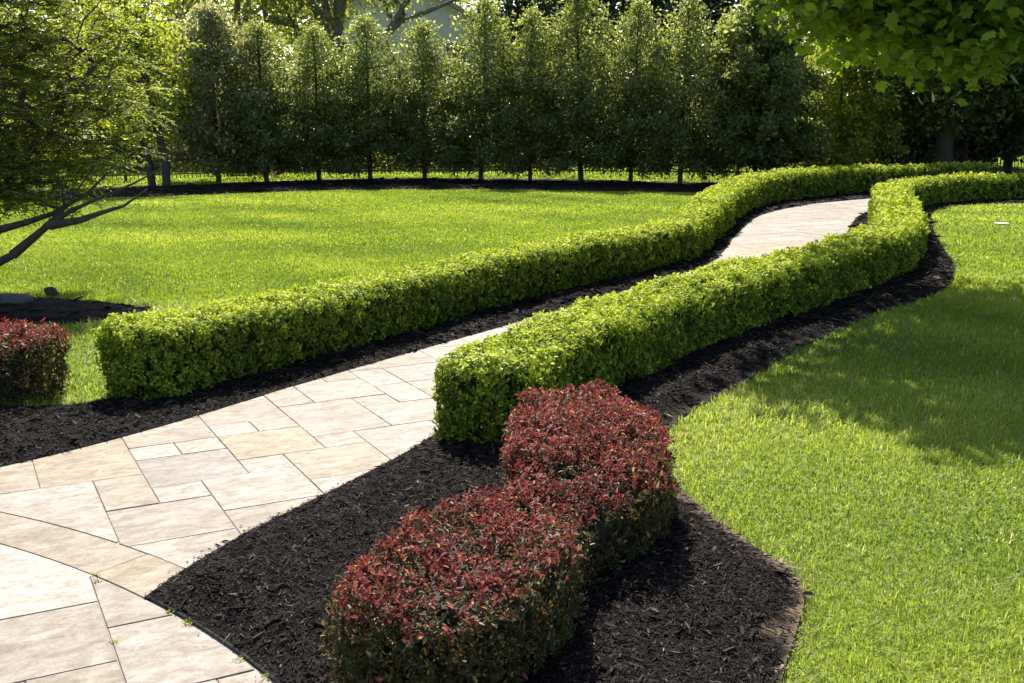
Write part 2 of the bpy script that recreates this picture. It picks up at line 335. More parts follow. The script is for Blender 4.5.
def add_slab(key, poly, tint, gap=.0016, z=.016):
    P = np.array(poly); keep = [0]
    for i in range(1, len(P)):
        if np.hypot(*(P[i] - P[keep[-1]])) > .004: keep.append(i)
    P = P[keep]
    if len(P) > 3 and np.hypot(*(P[0] - P[-1])) < .004: P = P[:-1]
    if len(P) < 3: return
    x, y = P.T; A = .5 * np.sum(x * np.roll(y, -1) - np.roll(x, -1) * y)
    if abs(A) < .002: return
    if A < 0: P = P[::-1]
    e = norm(np.roll(P, -1, 0) - P); nl = np.stack([-e[:, 1], e[:, 0]], 1); npv = np.roll(nl, 1, 0)
    m = nl + npv; m = m / np.maximum((m * nl).sum(1, keepdims=True), .35)
    g = gap * rnd.uniform(.8, 1.3); z = z + rnd.uniform(-.0012, .0012)
    lay = [(P + m * g, -.004), (P + m * g, z - .0025), (P + m * (g + .002), z)]
    V = SL_V.setdefault(key, []); F = SL_F.setdefault(key, []); T = SL_T.setdefault(key, []); S = SL_S.setdefault(key, []); b = len(V); n = len(P); sh = rnd.uniform(0, 50)
    tl = np.array([rnd.uniform(-.0012, .0012) for _ in range(2)])
    for q, zz in lay:
        for pt in q: V.append((pt[0], pt[1], zz + (tl @ (pt - P.mean(0))) * 2)); T.append(tint + 0); S.append(sh)
    for L in range(2):
        for i in range(n): F.append((b + L * n + i, b + L * n + (i + 1) % n, b + (L + 1) * n + (i + 1) % n, b + (L + 1) * n + i))
    F.append(tuple(b + 2 * n + i for i in range(n)))
for u0, u1, v0, v1, t in rects:
    P = circle_clip(rect_poly(u0, u1, v0, v1), OC, OR_, False)
    if P: add_slab('garden_path', P, float(np.clip(t + rnd.uniform(-.05, .05), 0, 1)))
# patio slabs, in the same grid shifted
def pat(u0, u1, v0, v1, t):
    P = circle_clip(from_uv([(u0, v0), (u1, v0), (u1, v1), (u0, v1)]), AC, AR, True)
    if P: add_slab('patio', P, t)
for q in [(-5.2, -.64, -6.08, -2.0, .98), (-2.7, -.64, -8.2, -6.08, .3), (-4.8, -2.7, -8.2, -6.08, .1), (-1.82, -.64, -9.9, -8.2, .4), (-3.9, -1.82, -10.3, -8.2, .75), (-.64, .5, -7.1, -4, .35), (-.64, 2.6, -9.33, -7.1, .1), (.45, 2.6, -11.4, -9.33, .05),
          (-1.82, .45, -11.4, -9.9, .25), (-.64, .45, -9.9, -9.33, .25), (-6.9, -4.8, -9.2, -6.08, .2), (-9, -5.2, -6.08, -1.5, .35), (-3.9, -1.82, -12.4, -10.3, .0), (-1.82, .45, -13.6, -11.4, .4), (.45, 2.6, -13.6, -11.4, .9), (-6, -3.9, -12.4, -9.2, .5),
          (-8, -6, -12.4, -9.2, .1), (2.6, 4.6, -13.6, -10.0, .3), (-3.9, -1.82, -15.6, -12.4, .4), (-1.82, .45, -16, -13.6, .1), (.45, 2.6, -16, -13.6, .3), (2.6, 4.6, -16, -13.6, .05), (-8, -3.9, -15.6, -12.4, .3), (-8, -6.9, -9.2, -6.08, .9)]: pat(*q)
# border course: blocks between the two rims
def rim(a): 
    d = np.array((math.cos(a), math.sin(a))); p = AC + AR * d
    L = p - OC; b = L @ d; k = L @ L - OR_ ** 2; return p, p + d * (-b + math.sqrt(max(b * b - k, 0)))
angs = [math.atan2(*(ground_pt(*p) - AC)[::-1]) for p in ((94.3, 573.5), (16, 546))]
angs = [a_tip + .002, angs[0], angs[0] + .30, angs[0] + .52, angs[0] + .75, angs[0] + .95, angs[0] + 1.2]
for a0, a1 in zip(angs[:-1], angs[1:]):
    s = np.linspace(a0, a1, 12); add_slab('patio_border', [rim(a)[0] for a in s] + [rim(a)[1] for a in s[::-1]], rnd.choice([.45, .52, .3]))
for k in SL_V:
    tag(py_mesh(k, SL_V[k], SL_F[k], M_stone, attrs={'tint': SL_T[k], 'shift': SL_S[k]}), kind='structure')
# jointing sand below the slabs
jp = np.vstack([offset_line(pathL, -.04), offset_line(pathR, .04)[::-1]])
bnd = np.vstack([pathL, pathR[::-1], [(-.3, 2.2), (.3, .2), (-8, .2), (-7, 1.6)]])
tag(py_mesh('joint_bed', [(x, y, .0112) for x, y in np.vstack([pathL[::3], pathR[::-3], edge_arc[::4], [(-6, -.2), (-6, 1.5)]])], [tuple(range(len(pathL[::3]) + len(pathR[::-3]) + len(edge_arc[::4]) + 2))], M_joint), kind='structure')

# ------------------------------------------------------------------ leaves
def leaf_geo(C, axis, nrm, L, Wd, fold=.18, curl=.1):
    """six-sided leaf with a folded midrib; C is the leaf base"""
    a = norm(axis); b = norm(np.cross(nrm, a)); n = np.cross(a, b); L = L[:, None]; Wd = Wd[:, None]
    v = np.stack([C, C + a * L * .28 + b * Wd * .42 + n * Wd * fold, C + a * L * .68 + b * Wd * .45 + n * (Wd * fold - L * curl * .4),
                  C + a * L - n * L * curl, C + a * L * .68 - b * Wd * .45 + n * (Wd * fold - L * curl * .4), C + a * L * .28 - b * Wd * .42 + n * Wd * fold], 1)
    k = np.arange(len(C))[:, None] * 6
    f = np.concatenate([k + np.array([[0, 3, 2, 1]]), k + np.array([[0, 5, 4, 3]])], 0)
    return v.reshape(-1, 3), f
def build_leaves(name, mat, parent, C, axis, nrm, L, Wd, tint, fold=.18, curl=.1):
    v, f = leaf_geo(C, axis, nrm, L, Wd, fold, curl)
    return np_mesh(name, v, f, mat, parent, {'tint': np.repeat(tint, 6)})

def hedge(name, label, line, wid, hei, mat, core_mat, base_pt, dens, leaf, shell=.08, rnd_r=.085, seed=0, tufts=.0, red=False, lod0=6.6, ratio=.62, group=None, cat='hedge', lumps=.024, tuft=6):
    """a clipped hedge along a centre line; wid and hei are arrays per line point"""
    r = np.random.default_rng(seed); root = empty(name, (base_pt[0], base_pt[1], 0), label, cat, group)
    seg = np.hypot(*np.diff(line, axis=0).T); S = np.concatenate([[0], np.cumsum(seg)]); tan = norm(np.gradient(line, axis=0))
    nzA, nzB = SinNoise(seed + 11, 3, .9), SinNoise(seed + 12, 3, 4.0)
    def frame(s):
        x = np.interp(s, S, line[:, 0]); y = np.interp(s, S, line[:, 1]); tx = np.interp(s, S, tan[:, 0]); ty = np.interp(s, S, tan[:, 1])
        t = norm(np.stack([tx, ty], 1)); ex = np.where(s < 0, s, np.where(s > S[-1], s - S[-1], 0))
        return np.stack([x, y], 1) + t * ex[:, None], t
    def sdf(s, o, z):
        w2 = np.interp(s, S, wid) / 2; h = np.interp(s, S, hei); e = np.maximum(0, np.maximum(-s, s - S[-1]))
        er = np.where(e > 0, e + w2 * 0.0, 0)
        oo = np.abs(o) * np.where(z < .13, 1 + (.13 - z) * (1.5 if red else .25), 1); er = er * np.where(z < .13, 1 + (.13 - z) * (1.5 if red else .25), 1)           # tucks in a little at the foot
        q0 = np.sqrt(np.maximum(oo, 0) ** 2 + er ** 2) - (w2 - rnd_r); q1 = z - (h - rnd_r)
        return np.sqrt(np.maximum(q0, 0) ** 2 + np.maximum(q1, 0) ** 2) + np.minimum(np.maximum(q0, q1), 0) - rnd_r
    # candidates along the hedge with a density that falls with distance from the garden's near end
    ss = np.linspace(-.35, S[-1] + .3, 600); pp, _ = frame(ss); dist = np.hypot(pp[:, 0], pp[:, 1]); lod = np.maximum(1, dist / lod0) ** .82
    wmax, hmax = wid.max() + .12, hei.max() + .06
    lam = dens / lod ** 2; cum = np.concatenate([[0], np.cumsum((lam[1:] + lam[:-1]) / 2 * np.diff(ss))]); N = int(cum[-1] * wmax * hmax / shell / tuft)
    s = np.interp(r.uniform(0, cum[-1], N), cum, ss); o = r.uniform(-wmax / 2, wmax / 2, N); z = r.uniform(.015, hmax, N)
    p, t = frame(s); nl = np.stack([-t[:, 1], t[:, 0]], 1); P3 = np.column_stack([p + nl * o[:, None], z])
    n1, n2 = nzA(P3), nzB(P3)
    d = sdf(s, o, z) - lumps * n1 - .016 * n2
    depth = r.uniform(0, 1, N) ** 1.5 * shell
    keep = (d < .004) & (d > -shell) & (r.uniform(0, 1, N) < 1.0 - .45 * np.clip(-d / shell, 0, 1)) & (n2 - .3 * d / shell > -1.05)
    s, o, z, P3, d, p, t, nl, n2 = (a[keep] for a in (s, o, z, P3, d, p, t, nl, n2)); N = len(s)
    e = .01; gs = (sdf(s + e, o, z) - sdf(s - e, o, z)); go = (sdf(s, o + e, z) - sdf(s, o - e, z)); gz = (sdf(s, o, z + e) - sdf(s, o, z - e))
    G = norm(np.column_stack([t * gs[:, None] + nl * go[:, None], gz]))
    up = np.array([0, 0, 1.0])
    # sprigs: each sprig carries a tuft of leaves round its tip
    sd = norm(.8 * G + .55 * up + .55 * r.normal(size=(N, 3)))
    rp = lambda a: np.repeat(a, tuft, 0)
    s, o, z, d, n2, G, sd, P3, stint = rp(s), rp(o), rp(z), rp(d), rp(n2), rp(G), rp(sd), rp(P3), rp(r.normal(size=N)); N = len(s)
    dl = np.maximum(1, np.hypot(P3[:, 0], P3[:, 1]) / lod0) ** .82
    L = leaf * r.uniform(.65, 1.3, N) * dl; W = L * ratio * r.uniform(.8, 1.15, N)
    side = norm(r.normal(size=(N, 3))); axis = norm(sd * r.uniform(.2, 1.0, N)[:, None] + .85 * side)
    P3 = P3 + sd * (r.uniform(-.9, .6, N) * L)[:, None] + side * (L * .15)[:, None]
    nrm = norm(sd * 1.0 + .35 * G + .6 * r.normal(size=(N, 3))) if red else norm(sd * .6 + .8 * G + .5 * r.normal(size=(N, 3))); axis = norm(axis - .55 * (axis * G).sum(1, keepdims=True) * G)
    if red:
        # sprigs: red new growth stands up from the upper part, green old leaves lower down
        h = np.interp(s, S, hei); q = (z - h * .84) / (h * .22) + .55 * n2 + stint * .45 + r.normal(size=N) * .15 + np.where(d > -.015, .15, -.2) - .7 * (1 - np.clip(G[:, 2] * 1.3, 0, 1))
        isred = (q > 0) | (r.uniform(0, 1, N) < .07)
        isred &= r.uniform(0, 1, N) > .16; tint = np.where(isred, np.clip(.62 + .10 * stint + r.normal(0, .10, N), .40, .97), r.uniform(0, .34, N)); pale = r.uniform(0, 1, N) < .02; tint = np.where(pale, 1.0, tint)
        axis = np.where(isred[:, None], norm(axis + .35 * up), axis)
    else:
        fresh = np.clip((z / np.interp(s, S, hei) - .78) / .2, 0, 1)          # clipped top painted paler: sunlit look added to its new shoots
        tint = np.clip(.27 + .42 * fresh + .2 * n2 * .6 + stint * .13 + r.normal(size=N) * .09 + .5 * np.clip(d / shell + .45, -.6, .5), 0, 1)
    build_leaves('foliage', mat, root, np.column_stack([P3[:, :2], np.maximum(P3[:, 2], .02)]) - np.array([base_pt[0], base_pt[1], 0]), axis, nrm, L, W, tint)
    # solid dark core painted as the shaded inside of the foliage
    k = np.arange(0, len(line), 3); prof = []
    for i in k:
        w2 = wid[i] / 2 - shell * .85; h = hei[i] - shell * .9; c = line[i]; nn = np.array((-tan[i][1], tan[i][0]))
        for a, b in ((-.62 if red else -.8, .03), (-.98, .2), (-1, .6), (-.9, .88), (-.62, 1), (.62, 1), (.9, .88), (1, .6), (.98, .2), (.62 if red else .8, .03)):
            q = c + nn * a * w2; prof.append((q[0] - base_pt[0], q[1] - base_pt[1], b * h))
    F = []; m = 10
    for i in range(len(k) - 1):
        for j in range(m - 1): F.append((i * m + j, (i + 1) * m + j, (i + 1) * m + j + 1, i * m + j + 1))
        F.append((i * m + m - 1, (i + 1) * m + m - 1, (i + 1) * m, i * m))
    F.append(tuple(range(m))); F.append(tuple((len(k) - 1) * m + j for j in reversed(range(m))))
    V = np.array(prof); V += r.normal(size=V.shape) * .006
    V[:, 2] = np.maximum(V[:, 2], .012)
    py_mesh('branches', V, F, core_mat, root)  # one opaque mass in the inner shade's tone, no separate branches
    return root, N
def prof_h(line, pts):  # height or width by distance from the camera end (y)
    ys, hs = zip(*pts); return np.interp(line[:, 1], ys, hs)
cnt = {}
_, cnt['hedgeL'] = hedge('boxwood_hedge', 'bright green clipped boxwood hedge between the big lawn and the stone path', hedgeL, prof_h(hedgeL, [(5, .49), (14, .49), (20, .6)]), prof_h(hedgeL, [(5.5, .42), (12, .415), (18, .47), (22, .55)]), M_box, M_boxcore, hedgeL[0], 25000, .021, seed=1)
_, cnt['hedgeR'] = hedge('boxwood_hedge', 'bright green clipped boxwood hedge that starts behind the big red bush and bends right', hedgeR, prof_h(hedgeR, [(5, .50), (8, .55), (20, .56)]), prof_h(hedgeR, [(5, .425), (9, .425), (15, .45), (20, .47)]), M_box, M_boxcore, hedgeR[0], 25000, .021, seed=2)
redA = smooth_line([(-.2, 2.64), (-.1, 2.88), (.0, 3.12), (.15, 3.36), (.27, 3.62), (.29, 4.0), (.28, 4.3), (.24, 4.52)], .04)
wA = np.interp(redA[:, 1], [2.72, 3.0, 3.33, 3.6, 4.0, 4.5], [.50, .57, .36, .56, .60, .46])
hA = np.interp(redA[:, 1], [2.72, 3.05, 3.34, 3.65, 4.05, 4.5], [.345, .37, .30, .37, .36, .34])
_, cnt['red'] = hedge('red_hedge', 'large red topped clipped hedge winding through the dark mulch in front', redA, wA, hA, M_red, M_redcore, redA[0], 44000, .0185, shell=.10, rnd_r=.055, seed=3, red=True, lod0=4, ratio=.42, lumps=.042, tuft=8)
redB = smooth_line([(-2.68, 5.83), (-3.2, 5.92), (-4.0, 5.98), (-4.8, 6.0)], .05)
_, cnt['redB'] = hedge('red_hedge', 'short red topped clipped hedge at the left edge, before the tree bed', redB, np.full(len(redB), .44), np.full(len(redB), .385), M_red, M_redcore, redB[0], 22000, .021, shell=.10, rnd_r=.075, seed=4, red=True, lod0=5, ratio=.42, lumps=.02, tuft=8)

# ------------------------------------------------------------------ bark mulch and grass
beds = [bedR, bedL, bedT, strip]
def scatter_frustum(y0, y1, dens, margin=.5, xlim=None):
    x1 = (.474 * (y1 * .98 + .3)) + margin; A = 2 * x1 * (y1 - y0); N = int(A * dens)
    P = np.stack([rng.uniform(-x1, x1, N), rng.uniform(y0, y1, N)], 1)
    return P[np.abs(P[:, 0]) < .474 * (P[:, 1] * .98 + .3) + margin]
cv, cf, ctn, off = [], [], [], 0
for poly, bands in ((bedR, ((1.6, 4.5, 26000, .0145), (4.5, 8, 9000, .021), (8, 14, 2200, .036), (14, 24, 400, .07))), (bedL, ((3.5, 7, 12000, .018), (7, 12, 3000, .034), (12, 24, 400, .07))), (bedT, ((7.4, 9.8, 900, .06),)), (strip, ((15, 30, 60, .13),))):
    for y0, y1, dn, ln in bands:
        P = scatter_frustum(y0, y1, dn); P = P[in_poly(P, poly)]
        d, _ = line_dist(P, poly, True); ds, _ = line_dist(P, lawnR[lawnR[:, 1] < 9]); k = ((d > .012) | (rng.uniform(0, 1, len(P)) < .5)) & ((ds > .05 - .05 * nz_bed(P * 3)) | (rng.uniform(0, 1, len(P)) < .35)); P = P[k]; d = d[k]; N = len(P)
        s = np.clip(d / .16, 0, 1); s = s * s * (3 - 2 * s); zz = (.021 if poly is bedR or poly is bedL else .008) + s * ((.03 if poly is bedR else .022) + .012 * nz_bed(P)) + .004 * nz_bed(P * 6) * s
        an = rng.uniform(0, 6.28, N); ax = np.stack([np.cos(an), np.sin(an), rng.normal(0, .16, N)], 1); nr = norm(np.stack([rng.normal(0, .4, N), rng.normal(0, .4, N), np.ones(N)], 1))
        L = ln * np.exp(rng.normal(0, .55, N)); W = L * rng.uniform(.09, .24, N)
        v, f = leaf_geo(np.column_stack([P, zz + rng.uniform(.0, .008, N)]) - norm(ax) * L[:, None] * .5, ax, nr, L, W, .25, .03)
        cv.append(v); cf.append(f + off); off += len(v); ctn.append(np.repeat(np.clip(rng.beta(1.6, 2.6, N) + (rng.uniform(0, 1, N) < .015) * .6, 0, 1), 6))
def loose_chips(line, n, spread, zc, ln, tint, ymax):
    global off
    L_ = line[line[:, 1] < ymax]; i = rng.integers(1, len(L_) - 1, n); P = L_[i] + (L_[i] - L_[i - 1]) * rng.uniform(0, 1, (n, 1)) + rng.normal(0, 1, (n, 2)) * spread * rng.uniform(.2, 1.6, (n, 1))
    an = rng.uniform(0, 6.28, n); ax = np.stack([np.cos(an), np.sin(an), rng.normal(0, .12, n)], 1); nr = norm(np.stack([rng.normal(0, .35, n), rng.normal(0, .35, n), np.ones(n)], 1)); L = ln * np.exp(rng.normal(0, .5, n))
    v, f = leaf_geo(np.column_stack([P, np.full(n, zc) + rng.uniform(0, .004, n)]) - norm(ax) * L[:, None] * .5, ax, nr, L, L * rng.uniform(.15, .5, n), .25, .03)
    cv.append(v); cf.append(f + off); off += len(v); ctn.append(np.repeat(np.clip(rng.normal(tint, .12, n), 0, 1), 6))
loose_chips(pathR, 420, .016, .017, .009, .5, 5.3); loose_chips(pathL, 600, .016, .017, .011, .5, 12); loose_chips(lawnR, 1500, .022, .026, .010, .97, 6.5); loose_chips(edge_arc, 160, .03, .019, .010, .5, 9)
tag(np_mesh('bark_mulch', np.vstack(cv), np.vstack(cf), M_chip, attrs={'tint': np.concatenate(ctn)}), 'dark shredded bark mulch strewn over the beds', 'mulch', kind='stuff')
cnt['chips'] = off // 6

nz_lawn, nz_tone = SinNoise(21, 4, .35, 2), SinNoise(22, 3, .16, 2)
def grass(name, label, side, bands):
    V, F, T, off = [], [], [], 0
    for y0, y1, dn, ln, wd in bands:
        P = scatter_frustum(y0, y1, dn, 1.7)
        edge = np.interp(P[:, 1], hedgeL[:, 1], hedgeL[:, 0])
        bad = np.zeros(len(P), bool)
        for b in beds: bad |= in_poly(P, b)
        bad |= in_poly(P, path_poly)
        isR = (P[:, 0] > np.interp(P[:, 1], lawnR[::-1][:, 1], lawnR[::-1][:, 0]) - .05) & (P[:, 1] < 24)
        bad |= (isR != (side == 'R'))
        if side == 'L': bad |= (P[:, 1] < 5.2) | ((P[:, 0] > edge) & (P[:, 1] < 24))
        P = P[~bad]; N = len(P)
        t = nz_lawn(P); t2 = nz_tone(P)
        az = rng.uniform(0, 6.28, N); lean = np.abs(rng.normal(.8, .4, N)) if y1 < 9.1 else np.abs(rng.normal(.6, .2, N)); L = ln * rng.uniform(.55, 1.35, N) * (1 + .18 * t)
        h = np.stack([np.cos(az), np.sin(az), 0 * az], 1); b = np.stack([-np.sin(az), np.cos(az), 0 * az], 1); tw = rng.uniform(-.6, .6, N)[:, None]; b = norm(b + h * tw)
        B = np.column_stack([P, np.zeros(N) - .002]); up = np.array([0, 0, 1.0]); Lc = L[:, None]; W = (wd * rng.uniform(.7, 1.3, N))[:, None]; sl, cl = np.sin(lean)[:, None], np.cos(lean)[:, None]
        M = B + Lc * .55 * (up * (1 - .3 * sl) + h * sl * .5); E = B + Lc * (up * cl + h * sl * 1.05)
        V.append(np.stack([B - b * W * .5, B + b * W * .5, M + b * W * .42, M - b * W * .42, E + b * W * .06, E - b * W * .06], 1).reshape(-1, 3))
        k = np.arange(N)[:, None] * 6 + off; F.append(np.concatenate([k + np.array([[0, 1, 2, 3]]), k + np.array([[3, 2, 4, 5]])], 0)); off += N * 6
        tt = np.clip(.45 + .2 * t + .2 * t2 + rng.normal(0, (.16 if y1 < 9.1 else .05), N), 0, .92); dry = rng.uniform(0, 1, N) < np.clip(.035 + .05 * nz_lawn(P * 2.3), .01, .2); T.append(np.repeat(np.where(dry, 1.0, tt), 6))
    cnt[name + side] = off // 6
    return tag(np_mesh(name, np.vstack(V), np.vstack(F), M_grass, attrs={'tint': np.concatenate(T)}), label, 'grass', kind='stuff')
grass('grass', 'bright mown grass of the large lawn left of the path', 'L', [(5.2, 9, 5200, .05, .0055), (9, 13, 6200, .036, .008), (13, 18, 3800, .032, .013), (18, 25.5, 2000, .032, .02), (25.5, 50, 200, .045, .045)])
grass('grass', 'bright mown grass of the lawn right of the hedges', 'R', [(1.6, 3.6, 18000, .036, .0032), (3.6, 5.2, 13000, .038, .0042), (5.2, 7.5, 6500, .042, .006), (7.5, 11, 3600, .045, .009), (11, 16, 1900, .04, .014), (16, 24, 900, .04, .022)])

# ------------------------------------------------------------------ trees
def tube(V, F, pts, rad, n=6):
    pts = np.asarray(pts, float); b = len(V); T = norm(np.gradient(pts, axis=0)) if len(pts) > 2 else norm(np.repeat((pts[-1:] - pts[:1]), len(pts), 0))
    ref = np.array([.31, .2, .93]) if abs(T[0][2]) < .8 else np.array([1, .1, 0]); 
    for p, t, r in zip(pts, T, rad):
        a = np.cross(t, ref); a /= max(np.linalg.norm(a), 1e-6); c = np.cross(t, a)
        for k in range(n): th = 2 * math.pi * k / n; V.append(p + r * (a * math.cos(th) + c * math.sin(th)))
    for i in range(len(pts) - 1):
        for k in range(n): F.append((b + i * n + k, b + i * n + (k + 1) % n, b + (i + 1) * n + (k + 1) % n, b + (i + 1) * n + k))
def grow(trunks, attract, seed, r_twig=.006, pipe=.42, sag=.1, bias=.35, nseg=3):
    """branch skeleton from given stems to the attractor points; returns polylines with radii"""
    r = np.random.default_rng(seed); N = [] ; par = []; plen = []
    for st in trunks:
        for i, p in enumerate(st):
            N.append(np.array(p, float)); par.append(-1 if i == 0 else len(N) - 2); plen.append(0 if i == 0 else plen[-1] + np.linalg.norm(N[-1] - N[-2]))
    root = N[0]; A = np.array(attract); A = A[np.argsort(np.linalg.norm(A - N[len(trunks[0]) - 1], axis=1))]; ends = []
    for p in A:
        X = np.array(N); c = np.linalg.norm(X - p, axis=1) + bias * np.array(plen) * .5 + np.maximum(0, X[:, 2] - p[2]) * .25; j = int(np.argmin(c)); q = N[j]; d = np.linalg.norm(p - q)
        for k in range(1, nseg + 1):
            t = k / nseg; m = q * (1 - t) + p * t + (np.array([0, 0, sag * d]) * math.sin(math.pi * t)) + (r.normal(size=3) * .05 * d if k < nseg else 0)
            N.append(m); par.append(j if k == 1 else len(N) - 2); plen.append(plen[par[-1]] + np.linalg.norm(m - N[par[-1]]))
        ends.append(len(N) - 1)
    cntn = np.zeros(len(N)); 
    for e in ends:
        k = e
        while k >= 0: cntn[k] += 1; k = par[k]
    rad = r_twig * np.maximum(cntn, 1) ** pipe
    return np.array(N), np.array(par), rad, ends
def skeleton_mesh(name, N, par, rad, mat, parent, n=6, stem_r=None):
    V, F = [], []
    kids = {}
    for i, p in enumerate(par): kids.setdefault(p, []).append(i)
    seen = set()
    def chain(i):
        out = [i]
        while i in kids:
            k = max(kids[i], key=lambda a: rad[a]); out.append(k); i = k
        return out
    starts = [i for i, p in enumerate(par) if p < 0]; done = set(); stack = starts[:]
    while stack:
        i = stack.pop(); ch = chain(i); full = ([par[i]] if par[i] >= 0 else []) + ch
        rr = [min(rad[j], rad[ch[0]]) if j == full[0] else rad[j] for j in full]
        if len(full) > 1: tube(V, F, N[full], rr, n)
        for j in ch:
            done.add(j)
            for k in kids.get(j, []):
                if k not in ch: stack.append(k)
    return py_mesh(name, V, F, mat, parent, smooth=True)
def ball_leaves(r, centres, per, spread, leaf, ratio, flat=.5, up=.3, drop=0):
    N = len(centres) * per; C = np.repeat(centres, per, 0) + r.normal(size=(N, 3)) * np.array([spread, spread, spread * flat])
    ax = norm(r.normal(size=(N, 3)) + np.array([0, 0, -drop])); nr = norm(r.normal(size=(N, 3)) * .8 + np.array([0, 0, up + .4]))
    L = leaf * r.uniform(.6, 1.35, N); return C, ax, nr, L, L * ratio * r.uniform(.8, 1.2, N)

# --- the row of hollies: three grown shapes, copied along the row
def make_holly(name, seed, H, rad, base, n_branch, leaf, per, label, group, mat=M_holly, top_thin=.75, taper=.8, upang=.45, cat='tree'):
    r = np.random.default_rng(seed); root = empty(name, (0, 0, 0), label, cat, group); V, F = [], []
    zt = np.linspace(0, H * .97, 9); wob = np.cumsum(r.normal(0, .012 * H / 4, (9, 2)), 0); wob[0] = 0
    tr = np.column_stack([wob, zt]); tube(V, F, tr, .055 * (H / 4) * (1 - zt / H) ** .8 + .008, 7)
    CC, per_i = [], []
    for i in range(n_branch):
        u = (i + r.uniform()) / n_branch; z = base + (H - base) * u ** .95; az = i * 2.399 + r.normal(0, .4)
        f = 1 - u; rr = rad * (min(1, f * 1.9) ** taper) * r.uniform(.72, 1.18)
        p0 = np.array([np.interp(z, zt, wob[:, 0]), np.interp(z, zt, wob[:, 1]), z]); d = np.array([math.cos(az), math.sin(az), upang * (.5 + u) + r.normal(0, .15)])
        ln = max(rr, .12); pts = np.array([p0 + d * ln * t + np.array([0, 0, -.12 * ln * t * t]) for t in (0, .4, .75, 1)])
        tube(V, F, pts, .012 * (H / 4) * np.array([1, .7, .4, .2]) * (.5 + f), 4)
        k = max(3, int(ln / .14))
        for t in np.linspace(.3, 1.0, k):
            CC.append(p0 + d * ln * t + np.array([0, 0, -.12 * ln * t * t]) + r.normal(0, .05, 3)); per_i.append(max(2, int(per * (1.55 if u < .42 else 1) * (1 - .85 * u ** 1.3 * top_thin) * r.uniform(.5, 1.5))))
    CC.append(tr[-1]); per_i.append(per)
    C = np.repeat(np.array(CC), per_i, 0); N = len(C); C = C + r.normal(size=(N, 3)) * np.array([.105, .105, .085]) * (H / 4) ** .5
    C = C[C[:, 2] > base * .55]; N = len(C)
    out = norm(np.column_stack([C[:, :2], .3 * np.ones(N)])); ax = norm(out * .6 + r.normal(size=(N, 3))); nr = norm(out * .4 + np.array([0, 0, .4]) + r.normal(size=(N, 3)) * .8); L = leaf * r.uniform(.6, 1.3, N)
    tint = np.clip(r.beta(1.6, 2.4, N) - .08 + .24 * np.clip(C[:, 2] / H, 0, 1) ** 2 + (r.uniform(0, 1, N) < .05) * .5, 0, 1)  # tint rises with height: lit crown tops painted in, with new growth
    build_leaves('crown', mat, root, C, ax, nr, L, L * .55, tint)
    py_mesh('trunk', V, F, M_bark, root, smooth=True)
    return root, N
def copy_tree(o, loc, rz, sxy, sz, label, name=None):
    c = o.copy(); COL.objects.link(c); c.location = loc; c.rotation_euler = (.03 * math.sin(loc[0] * 7), .03 * math.cos(loc[0] * 5), rz); c.scale = (sxy, sxy, sz); c['label'] = label
    for ch in o.children:
        d = ch.copy(); COL.objects.link(d); d.parent = c
    return c
ordn = ['first', 'second', 'third', 'fourth', 'fifth', 'sixth', 'seventh', 'eighth', 'ninth']
protos = []
row = [(-5.98, 26.6, 3.75), (-4.85, 27.4, 3.7), (-3.61, 27.8, 3.95), (-2.23, 27.9, 3.85), (-.79, 27.5, 4.35), (.45, 27.1, 4.05), (1.71, 27.0, 4.6), (2.87, 26.4, 4.2), (3.95, 25.7, 4.15)]
used = [None, None, None]; rr = random.Random(3)
for i, (x, y, H) in enumerate(row):
    lab = f'dark holly tree, {ordn[i]} from the left in the trimmed row behind the lawn'; k = i % 3
    if used[k] is None:
        used[k], cnt['holly%d' % k] = make_holly('holly_tree', 40 + k, 4.0, 1.12, .28, 130, .080, 25, lab, 'holly trees in a row behind the lawn'); o = used[k]; o.location = (x, y, 0); o.scale = (1.0, 1.0, H / 4); o.rotation_euler = (0, 0, k * 2.0)
    else: copy_tree(used[k], (x, y, 0), rr.uniform(0, 6.28), rr.uniform(.82, 1.2), H / 4, lab)
o, _ = make_holly('holly_tree', 51, 4.2, 1.35, .35, 170, .10, 44, 'broad dark holly bush ending the row where the left hedge curves', None, top_thin=.3); o.location = (5.75, 25.9, 0)
o, _ = make_holly('evergreen_shrub', 52, 3.6, 1.35, .25, 150, .085, 26, 'broad grey green shrub with glinting leaves left of the holly row', None, mat=M_shrub, top_thin=.3, cat='shrub'); o.location = (-7.15, 26.6, 0); o.scale = (1.15, 1.0, 1.12)
o, _ = make_holly('leafy_shrub', 53, 3.9, 1.25, .25, 120, .10, 20, 'loose pale green bush behind the far bend of the left hedge', None, mat=M_young, top_thin=.3, cat='shrub'); o.location = (8.0, 27.0, 0)

